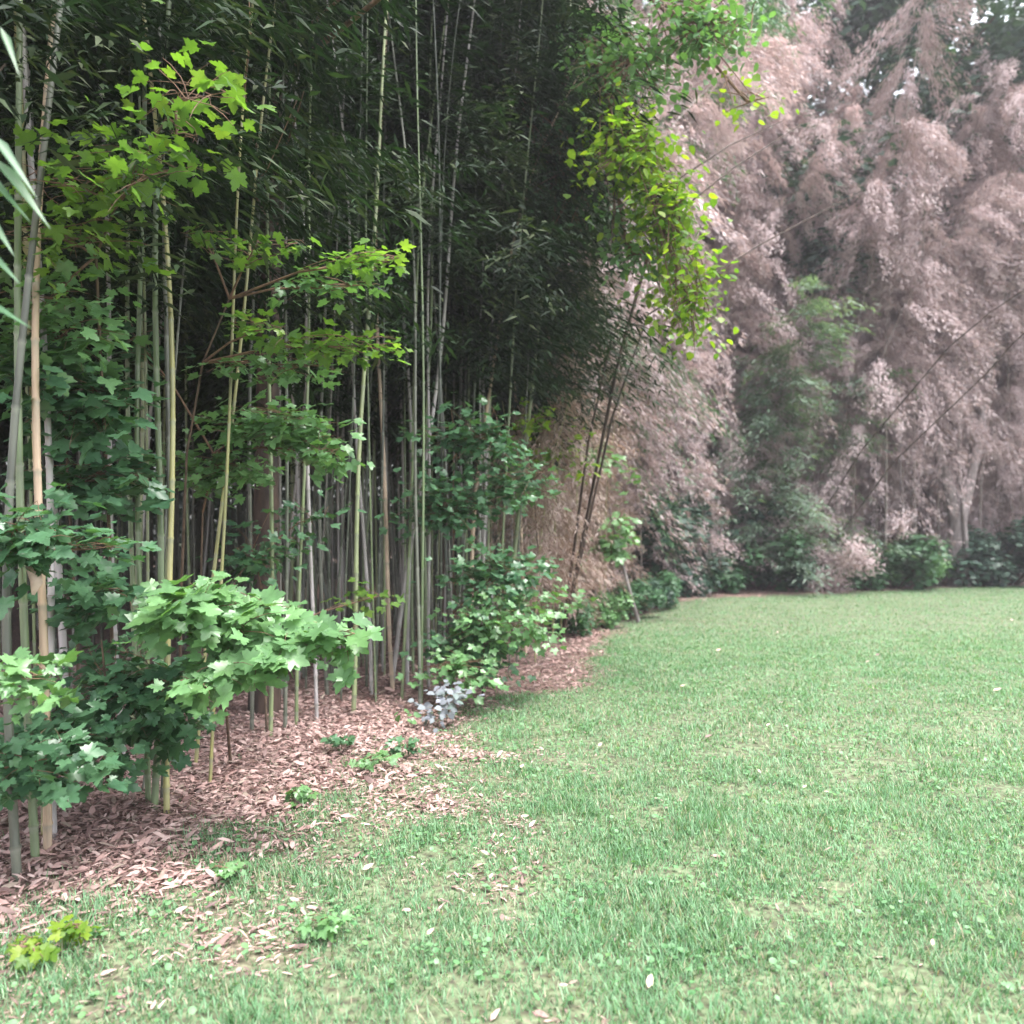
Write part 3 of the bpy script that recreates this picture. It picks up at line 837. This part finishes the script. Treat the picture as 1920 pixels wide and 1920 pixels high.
# shrubby maples in the centre
b = G(850, 1290)
sapling('shrub', 'shrubby maple with dense small green leaves in front of the central stalks', 'shrub', b,
        [b, P(850, 1150, 8.4), P(850, 1000, 8.3), P(850, 860, 8.2)],
        [(880, 820, 110, 70, 8.2, .4, 24, 10, 3), (850, 950, 130, 90, 8.2, .4, 30, 10, 2), (930, 1080, 120, 80, 8.0, .4, 24, 10, 1), (880, 1220, 110, 70, 8.0, .3, 22, 10, 1), (960, 900, 90, 80, 8.4, .4, 16, 9, 2)],
        .10, 'maple_dark', face=.5, seed=12, more=1.6, fuzz=.1)
b = G(905, 1300)
sapling('shrub', 'low pale leaved bush at the foot of the central shrubby maple', 'shrub', b,
        [b, P(905, 1250, 7.8), P(910, 1180, 7.8)],
        [(930, 1180, 130, 70, 7.8, .3, 26, 9, 2), (860, 1260, 90, 50, 7.6, .3, 14, 8, 1), (1010, 1130, 90, 50, 8.6, .4, 12, 8, 2)],
        .085, 'maple_mid', face=.6, seed=13, more=1.6, fuzz=.1)
b = G(1020, 1215)
sapling('shrub', 'yellowing sapling mixed into the tan bamboo right of the central shrub', 'shrub', b,
        [b, P(1010, 1050, 11), P(1000, 900, 10.5), P(980, 790, 10)],
        [(990, 790, 60, 50, 10, .4, 9, 7, 3, 'yellow_leaf'), (1060, 850, 90, 60, 10.5, .4, 14, 7, 2, 'yellow_leaf'), (1000, 930, 80, 60, 10, .4, 12, 7, 2)],
        .10, 'maple_mid', face=.3, seed=14)
b = G(1196, 1165)
sapling('tree_sapling', 'young tree with a thin leaning trunk at the far bend of the grove edge', 'tree', b,
        [b, P(1178, 1100, 15.2), P(1155, 1010, 15.2), P(1140, 940, 15.2)],
        [(1140, 860, 60, 45, 15, .5, 10, 8, 3), (1130, 1030, 70, 35, 15, .5, 12, 8, 2), (1165, 960, 40, 90, 15, .5, 9, 7, 2), (1010, 1000, 40, 40, 14, .3, 5, 7, 3)],
        .17, 'maple_mid', face=.3, seed=15, stem_r=.045, stem_mat='bark_grey')
# pale greyish plant lying on the litter
b = G(800, 1362)
sapling('pale_plant', 'low plant with lavender grey leaves on the litter edge in the centre', 'plant', b,
        [b, P(812, 1340, 7.0), P(835, 1315, 7.1)],
        [(850, 1305, 42, 22, 7.1, .2, 9, 9, 2), (815, 1335, 24, 26, 6.9, .1, 6, 8, 1), (765, 1345, 12, 12, 6.8, .1, 2, 4, 1, 'maple_mid')],
        .07, 'pale_leaf', meshes=OV, face=.7, seed=16, stuff_T=(OVAL, OVAL_F), stem_r=.006)

# tree whose limbs hang over the edge with yellow green leaves
b = G(1010, 1235)
tb = Vector((b.x-1.4, b.y+.6, 0))
sapling('overhanging_tree', 'tree with bright yellow green leaves hanging over the edge of the grove at top centre', 'tree', tb,
        [tb, tb+Vector((.1, 0, 3)), P(1010, 300, 10.6), P(1090, 60, 10.0), P(1150, -60, 9.6)],
        [(1170, 290, 70, 80, 8.8, .4, 26, 16, 3), (1240, 400, 60, 90, 8.8, .4, 24, 16, 3), (1290, 560, 60, 110, 8.8, .3, 26, 14, 3), (1300, 60, 90, 90, 9, .5, 26, 14, 4, 'maple_mid'),
         (1160, 120, 110, 110, 9.3, .5, 30, 15, 3, 'maple_mid'), (1400, 190, 60, 40, 8.8, .3, 5, 6, 4), (1060, 330, 130, 140, 10, .6, 30, 14, 2, 'maple_dark'), (960, 150, 150, 150, 10.3, .6, 28, 14, 2, 'maple_dark'),
         (1180, 480, 60, 60, 9.3, .3, 10, 12, 3, 'maple_mid'), (1370, 40, 60, 70, 9, .4, 8, 9, 4, 'maple_mid')],
        .105, 'yellow_leaf', meshes={'yellow_leaf': OV['yellow_leaf'], 'maple_mid': OV['maple_mid'], 'maple_dark': OV['maple_dark']}, stuff_T=(OVAL, OVAL_F), face=.2, seed=17, stem_r=.07, stem_mat='bark', fuzz=.17, more=1.9, br=3.2)

# ------------------------------------------------------------------ old tree inside the grove (brown trunk, two limbs to the upper right, drooping twigs)
def old_tree():
    base = Vector((P(500, 900, 7.4).x, 7.4, 0))
    e = empty('tree', base, 'old brown trunked tree inside the grove with bare limbs forking to the upper right', 'tree')
    w = lambda a, b, c: P(a, b, c)-base
    V, F = tube([Vector((0, 0, -.1)), w(500, 900, 7.4), w(505, 500, 7.35), w(515, 330, 7.3), w(522, 100, 7.3), w(535, -300, 7.3), w(560, -900, 7.3)], [.15, .11, .10, .095, .085, .07, .03], 10)
    link('trunk', np_mesh('trunk', V, F, M['bark'], smooth=True), e)
    for pl, r0 in (([(545, 130, 7.25), (600, 85, 7.0), (720, -10, 6.8), (900, -140, 6.6)], .032), ([(530, 70, 7.25), (590, 40, 7.1), (640, -5, 7.0), (720, -90, 6.9)], .02),
                   ([(515, 330, 7.2), (545, 250, 7.0), (570, 170, 6.9)], .012), ([(512, 340, 7.2), (470, 250, 7.0), (458, 170, 6.9), (470, 60, 6.8), (465, -40, 6.8)], .012),
                   ([(505, 420, 7.2), (470, 350, 7.0), (500, 320, 6.9), (560, 180, 6.8)], .008), ([(520, 420, 7.2), (590, 320, 7.0)], .008), ([(440, 90, 6.9), (400, 170, 6.8), (340, 320, 6.7)], .007)):
        V, F = tube([w(p[0], p[1], p[2]-min(1.5, .75*i)) for i, p in enumerate(pl)], [r0*(1-.7*i/(len(pl)-1)) for i in range(len(pl))], 6)
        link('limb', np_mesh('limb', V, F, M['stem_red'], smooth=True), e)
old_tree()

# ------------------------------------------------------------------ far trees
def crown_mesh(name, seed, R, H, n, mat, size=.32):
    g = np.random.default_rng(seed)
    cl = []
    for i in range(26):
        d = g.normal(0, 1, 3); d /= np.linalg.norm(d)
        rr = .35+.6*g.random()
        cl.append((d[0]*R*rr, d[1]*R*rr, H*.5+d[2]*H*.5*rr, R*(.22+.22*g.random())))
    idx = g.integers(0, len(cl), n); c = np.array(cl)
    d = norm(g.normal(0, 1, (n, 3)))
    p = c[idx, :3]+d*(c[idx, 3]*(.55+.5*g.random(n)))[:, None]
    a = g.random(n)*6.28
    xd = np.stack([np.cos(a), np.sin(a), -.5*g.random(n)], 1)
    V, F, Rr = scatter(LANCE2, LANCE2_F, p, xd, d*.7+np.array([0, 0, .6])+g.normal(0, .4, (n, 3)), size*(.6+.7*g.random(n)), size*.55, g.random(n))
    return np_mesh(name, V, F, mat, {'rnd': Rr})
CROWN = [crown_mesh('crown', i, 3.4, 11, 15000, M['tree_leaf'], .22) for i in range(3)]
def trunk_mesh(h, r):
    parts = [tube([(0, 0, -.2), (.1, 0, h*.3), (0, .15, h*.65), (.1, .1, h)], [r*1.15, r*.85, r*.6, r*.2], 9)]
    for k in range(7):
        a = k*2.4; z = h*(.4+.07*k)
        parts.append(tube([(0, 0, z), (math.cos(a)*1, math.sin(a)*1, z+.9), (math.cos(a)*2.2, math.sin(a)*2.2, z+2.2)], [r*.35, r*.22, r*.08], 5))
    return join(parts)
TR = np_mesh('trunk', *trunk_mesh(12, .26), M['bark'], smooth=True)
far = [(-24, 30), (-18, 34), (-12, 31), (-7, 35), (-2, 33), (3, 33), (8, 34), (12.5, 35), (17, 34), (22, 36), (27, 35), (14.5, 31.5), (24, 33), (10, 31.5), (-28, 22), (-22, 14), (-20, 24), (-16, 8), (35, 38), (-30, 38), (6, 47), (17, 50), (-10, 42), (-17, 17), (-13, 22)]
for i, (x, y) in enumerate(far):
    e = empty('tree', (x, y, 0), 'tall dark green tree behind the %s' % ('living grove, ' + where_left(x, y) if x < 1 else 'dead bamboo, ' + where_right(x, y)), 'tree', 'trees behind the bamboo')
    sc = random.uniform(1.3, 1.65)*(1.15 if x > 2 else 1.0)
    t = link('trunk', TR, e); t.scale = (sc,)*3
    c = link('crown', CROWN[i % 3], e); c.location = (0, 0, 4.5*sc); c.scale = (sc*1.15, sc*1.15, sc); c.rotation_euler = (0, 0, random.random()*6)

def far_wood():
    g = np.random.default_rng(9); n = 110000
    t = g.random(n)
    x = -48+90*t; y = np.where(x < 0, 36, 39)+g.normal(0, 2.2, n)-np.clip(-x-15, 0, 99)*.5
    top = 13+5*vnoise(x, x*0, 4.0)
    z = g.random(n)**1.2*top
    a = g.random(n)*6.28
    V, F, Rr = scatter(LANCE2, LANCE2_F, np.stack([x, y, z], 1), np.stack([np.cos(a), np.sin(a), -.5*g.random(n)], 1), np.stack([g.normal(0, .6, n), g.normal(-.6, .5, n), np.ones(n)], 1), .55, .26, g.random(n))
    tag(link('woodland', np_mesh('woodland', V, F, M['tree_leaf'], {'rnd': Rr})), 'dark far wood closing the view behind the bamboo', 'woodland', kind='stuff')
far_wood()

# forked grey tree on the far side of the lawn
def far_trunk():
    base = G(1797, 1099); Y = base.y
    e = empty('tree', base, 'stout grey forked trunk at the far edge of the lawn on the right', 'tree')
    w = lambda px, py, dy=0: P(px, py, Y+dy)-base
    V, F = tube([w(1797, 1104), w(1797, 1085), w(1796, 1030), w(1796, 975), w(1782, 920), w(1760, 850, .5), (w(1735, 700, .8))], [.40, .33, .30, .27, .2, .15, .08], 12)
    link('trunk', np_mesh('trunk', V, F, M['bark_grey'], smooth=True), e)
    V, F = tube([w(1797, 985), w(1815, 920), w(1835, 830, .4), w(1860, 650, .9)], [.22, .18, .14, .07], 10)
    link('limb', np_mesh('limb', V, F, M['bark_grey'], smooth=True), e)
    p = w(1770, 600, .8)
    c = link('crown', CROWN[0], e, M['dead_leaf']); c.location = p-Vector((0, 0, 3)); c.scale = (.9, .7, .9)
far_trunk()
for (px, r_, lb) in ((1722, .05, 'thin grey trunk left of the stout forked one'), (1838, .07, 'thin pale trunk just right of the stout forked one'), (1500, .07, 'dark slim trunk at the far edge left of the brown bush'), (1275, .06, 'dark slim trunk at the left end of the far edge')):
    base = G(px, 1103 if px > 1400 else 1122); base.y += .8
    e = empty('tree', base, lb, 'tree')
    V, F = tube([(0, 0, -.1), (.03, 0, 1.5), (-.1, .1, 4), (.1, .2, 8)], [r_*1.3, r_, r_*.8, r_*.3], 7)
    link('trunk', np_mesh('trunk', V, F, M['bark_grey'] if px > 1700 else M['bark'], smooth=True), e)
    c = link('crown', CROWN[1], e, M['dead_leaf']); c.location = (0, .3, 5.5); c.scale = (.4, .4, .45)

# ------------------------------------------------------------------ low bushes along the far edge
def bush_mesh(seed, n=2600, size=.11):
    g = np.random.default_rng(seed)
    cl = np.stack([g.normal(0, .42, 16), g.normal(0, .42, 16), .15+.75*g.random(16)], 1)
    idx = g.integers(0, 16, n); d = norm(g.normal(0, 1, (n, 3)))
    p = cl[idx]+d*(.12+.18*g.random(n))[:, None]
    p[:, 2] = np.abs(p[:, 2])
    a = g.random(n)*6.28
    V, F, R = scatter(OVAL, OVAL_F, p, np.stack([np.cos(a), np.sin(a), -.3*g.random(n)], 1), d*.6+np.array([0, -.2, .8]), size*(.5+.8*g.random(n)), None, g.random(n))
    st = [tube([(0, 0, -.05), (c[0]*.5, c[1]*.5, c[2]*.5), tuple(c)], [.012, .008, .004], 4) for c in cl]
    return np_mesh('foliage', V, F, M['shrub_leaf'], {'rnd': R}), np_mesh('stems', *join(st), M['twig'])
BUSH = [bush_mesh(s) for s in range(3)]
def dry_bush_mesh(seed, n=9000):
    g = np.random.default_rng(seed)
    cl = np.stack([g.normal(0, .38, 22), g.normal(0, .38, 22), .1+.85*g.random(22)], 1)
    idx = g.integers(0, 22, n); d = norm(g.normal(0, 1, (n, 3)))
    p = cl[idx]+d*(.03+.22*g.random(n))[:, None]; p[:, 2] = np.abs(p[:, 2])
    a = g.random(n)*6.28
    V, F, R = scatter(LANCE2, LANCE2_F, p, np.stack([np.cos(a), np.sin(a), -1.2*g.random(n)], 1), d+np.array([0, -.2, .5]), .075, .016, np.clip(idx/22*.7+g.normal(.1, .12, n), 0, .99))
    return np_mesh('foliage', V, F, M['dead_leaf'], {'rnd': R}), BUSH[0][1]
BUSH.append(dry_bush_mesh(4))
BSH = [(1370, 1112, 1.3, 'shrub_leaf', 'green bush at the far edge right of the dark slim trunk'), (1440, 1106, 1.9, 'shrub_leaf', 'tall green bush under the brown bamboo at the far edge'),
       (1510, 1108, 1.1, 'tree_leaf', 'dark green bush left of the round brown bush'), (1640, 1106, 1.3, 'shrub_leaf', 'green bush right of the round brown bush'),
       (1700, 1104, 1.7, 'shrub_leaf', 'larger green bush left of the stout grey trunk'), (1750, 1103, 1.2, 'maple_mid', 'light green bush touching the stout grey trunk on its left'),
       (1868, 1101, 1.9, 'tree_leaf', 'dark evergreen bush right of the stout grey trunk'), (1925, 1100, 2.2, 'tree_leaf', 'dark evergreen bush at the right border'),
       (1570, 1109, 2.3, 'dead_leaf', 'round brown leaved bush in the middle of the far edge'), (1310, 1120, 1.1, 'tree_leaf', 'dark bush at the left end of the far edge'),
       (1215, 1118, 2.6, 'tree_leaf', 'tall dark bush added as shade in the recess right of the young leaning tree'), (1275, 1114, 3.0, 'tree_leaf', 'tallest dark bush added as shade in the recess beside the bend'), (1345, 1108, 2.8, 'tree_leaf', 'wide dark bush added as shade at the right end of the recess'),  # three dark bushes added to supply the darkness of the recess
       (1240, 1138, .8, 'shrub_leaf', 'low blue green weeds where the lawn edge turns'), (1190, 1160, .75, 'shrub_leaf', 'low weeds at the foot of the leaning young tree'),
       (1140, 1178, .6, 'maple_mid', 'low weeds beside the tan bamboo at the bend'), (1075, 1192, .6, 'shrub_leaf', 'low leafy weeds in front of the tan bamboo'),
       (1215, 1148, .7, 'tree_leaf', 'dark low weeds between the bend and the far edge')]
for i, (px, py, sc, mk, lb) in enumerate(BSH):
    base = G(px, py)+Vector((0, .4*sc, -.02))
    e = empty('bush', base, lb, 'bush')
    f, s_ = BUSH[3 if mk == 'dead_leaf' else i % 3]
    a = link('foliage', f, e, M[mk]); a.scale = (sc, sc, sc)
    b_ = link('stems', s_, e); b_.scale = (sc, sc, sc)
# small green plants on the near litter
for i, (px, py, hw, nb, mk, lb) in enumerate([(700, 1440, 55, 9, 'maple_mid', 'leafy seedling patch on the litter in front of the dark gap'), (640, 1405, 34, 6, 'maple_dark', 'dark little seedling on the litter behind the leafy patch'),
                                     (560, 1500, 34, 6, 'maple_mid', 'tiny green seedling left of the leafy patch on the litter'), (765, 1415, 34, 6, 'maple_dark', 'seedling with dark leaves right of the leafy patch'),
                                     (60, 1790, 60, 7, 'yellow_leaf', 'yellow green weed at the lower left corner'), (150, 1760, 40, 5, 'yellow_leaf', 'smaller yellow green weed at the lower left'),
                                     (690, 1130, 30, 4, 'maple_lime', 'bright green seedling standing in the dark gap'), (430, 1640, 40, 6, 'maple_mid', 'low green weed growing through the near litter'),
                                     (600, 1740, 40, 6, 'maple_mid', 'low green weed in thin grass below the litter')]):
    b = G(px, py) if py > 1200 else G(px, 1300)
    sapling('seedling', lb, 'seedling', b, [b, b+Vector((0, 0, .03)), P(px, py-14, b.y)], [(px, py-14, hw, hw*.35, b.y, hw/FPX*b.y*1.2, nb, 6, 2)], .05 if py > 1600 else .06, mk, seed=50+i, stem_r=.004, face=.4, fuzz=.02)

# ------------------------------------------------------------------ single fallen leaves on the lawn, hanging dried sheath, near bamboo leaves
FL = [((1215, 1852), .085, 70, 'fallen', 'large pale pink fallen leaf lying on the near lawn'), ((1425, 1455), .07, 85, 'fallen', 'cream fallen leaf standing upright in the lawn'),
      ((1908, 1502), .10, 170, 'pale_leaf', 'whitish fallen leaf at the right border of the lawn'), ((1437, 1366), .06, 30, 'fallen', 'small pink fallen leaf on the middle of the lawn'),
      ((1322, 1385), .08, 20, 'litter', 'tan fallen leaf left of the small pink one'), ((1122, 1400), .08, 60, 'fallen', 'pale fallen leaf near the litter edge in the middle lawn'),
      ((975, 1442), .07, 60, 'fallen', 'pink fallen leaf just off the litter edge'), ((1343, 1224), .12, 30, 'fallen', 'orange tan fallen leaf far out on the lawn'),
      ((1275, 1290), .09, 20, 'fallen', 'pale fallen leaf left of the far orange one'), ((1862, 1300), .12, 0, 'litter', 'brown fallen leaf on the right of the lawn'),
      ((1748, 1780), .05, 60, 'litter', 'brownish fallen leaf at the lower right'), ((1505, 1478), .05, 30, 'fallen', 'little cream fallen leaf right of the upright one'),
      ((1642, 1228), .10, 30, 'litter', 'tan fallen leaf far out on the right half of the lawn'), ((918, 1652), .05, 70, 'fallen', 'small peach fallen leaf in the grass lower centre'),
      ((800, 1752), .055, 50, 'fallen', 'cream fallen leaf in the grass left of lower centre'), ((680, 1632), .08, 40, 'fallen', 'long pink fallen leaf on the thin grass at left')]
for (px, s, ang, mk, lb) in FL:
    g_ = G(*px); g_.z = float(ground_h(g_.x, g_.y))+.035
    T = np.array([[0, 0, .0], [.3, .5, .05], [.5, 0, .02], [.3, -.5, .05], [.72, .36, .04], [.72, -.36, .08], [1, 0, .06]], float)
    T[:, 1] *= .42
    F = np.array([[0, 2, 1], [0, 3, 2], [1, 2, 4], [3, 5, 2], [4, 2, 6], [2, 5, 6]])
    o = link('fallen_leaf', np_mesh('fallen_leaf', T, F, M[mk], {'rnd': np.full(7, random.random())}, smooth=True))
    o.location = g_; o.scale = (s*.8,)*3; o.rotation_euler = (rad(25), rad(-12), rad(ang))
    tag(o, lb, 'leaf', 'single fallen leaves on the lawn')

def sheath():
    e_pts = [P(70, 1045, 3.85), P(62, 1065, 3.8), P(68, 1090, 3.78), P(64, 1115, 3.8)]
    base = e_pts[0]
    V, F = [], []
    for i, (p, wdt) in enumerate(zip(e_pts, (.012, .035, .03, .004))):
        q = p-base
        for j in range(4):
            t = j/3*2-1
            V.append((q.x+wdt*t, q.y-.02*(1-t*t)+.004*math.sin(5*i+j), q.z+.006*math.sin(3*j+i)))
    for i in range(3):
        for j in range(3):
            a = i*4+j; F.append((a, a+1, a+5, a+4))
    o = link('dried_sheath', np_mesh('dried_sheath', np.array(V), np.array(F), M['fallen'], {'rnd': np.full(len(V), .1)}, smooth=True))
    o.location = base
    tag(o, 'pinkish dried sheath hanging on the yellow stalk at far left', 'dried sheath')
sheath()

def near_spray():
    """long blue green bamboo leaves close to the lens at the left border"""
    root = P(-120, 300, 2.3)
    e = empty('bamboo_branch', root, 'close bamboo twig with long pale blue green leaves entering at the left border', 'bamboo branch')
    tw = [Vector((0, 0, 0)), P(-60, 200, 2.3)-root, P(10, 120, 2.35)-root]
    V, F = tube(tw, [.004, .003, .001], 5); link('twig', np_mesh('twig', V, F, M['twig']), e)
    tw2 = [Vector((0, 0, 0)), P(-70, 500, 2.3)-root, P(-50, 640, 2.3)-root]
    V, F = tube(tw2, [.004, .003, .001], 5); link('twig', np_mesh('twig', V, F, M['twig']), e)
    me = np_mesh('leaf', LANCE, LANCE_F, M['shrub_leaf'], smooth=True)
    for (a, b, wd) in [((-30, 240), (75, 355), 24), ((-20, 290), (100, 410), 28), ((-40, 320), (60, 400), 20), ((0, 50), (38, 130), 16), ((-40, 460), (40, 520), 20), ((-50, 560), (60, 600), 22), ((-30, 400), (30, 470), 18)]:
        p, q = P(*a, 2.3), P(*b, 2.25)
        d = q-p; L = d.length
        o = link('leaf', me, e)
        m = leaf_matrix(p-root, d, Vector((.3, -.6, 1)), L) @ Matrix.Diagonal((1, wd/FPX*2.3/L, 1, 1))
        o.matrix_local = m
near_spray()


# ------------------------------------------------------------------ thin haze volume added to pale the distance
def haze():
    x0, x1, y0, y1, z0, z1 = -60, 60, -16, 60, -1.3, 34
    V = np.array([(x, y, z) for z in (z0, z1) for y in (y0, y1) for x in (x0, x1)], float)
    F = np.array([(0, 2, 3, 1), (4, 5, 7, 6), (0, 1, 5, 4), (2, 6, 7, 3), (0, 4, 6, 2), (1, 3, 7, 5)])
    m = bpy.data.materials.new('haze'); m.use_nodes = True
    nt = m.node_tree; nt.nodes.remove(nt.nodes['Principled BSDF'])
    v = nt.nodes.new('ShaderNodeVolumePrincipled')
    v.inputs['Color'].default_value = (.93, .90, .97, 1); v.inputs['Density'].default_value = .0014; v.inputs['Anisotropy'].default_value = .2
    nt.links.new(v.outputs[0], nt.nodes['Material Output'].inputs['Volume'])
    tag(link('haze', np_mesh('haze', V, F, m)), 'thin pale haze hanging in the air over the clearing', 'haze', kind='stuff')
haze()
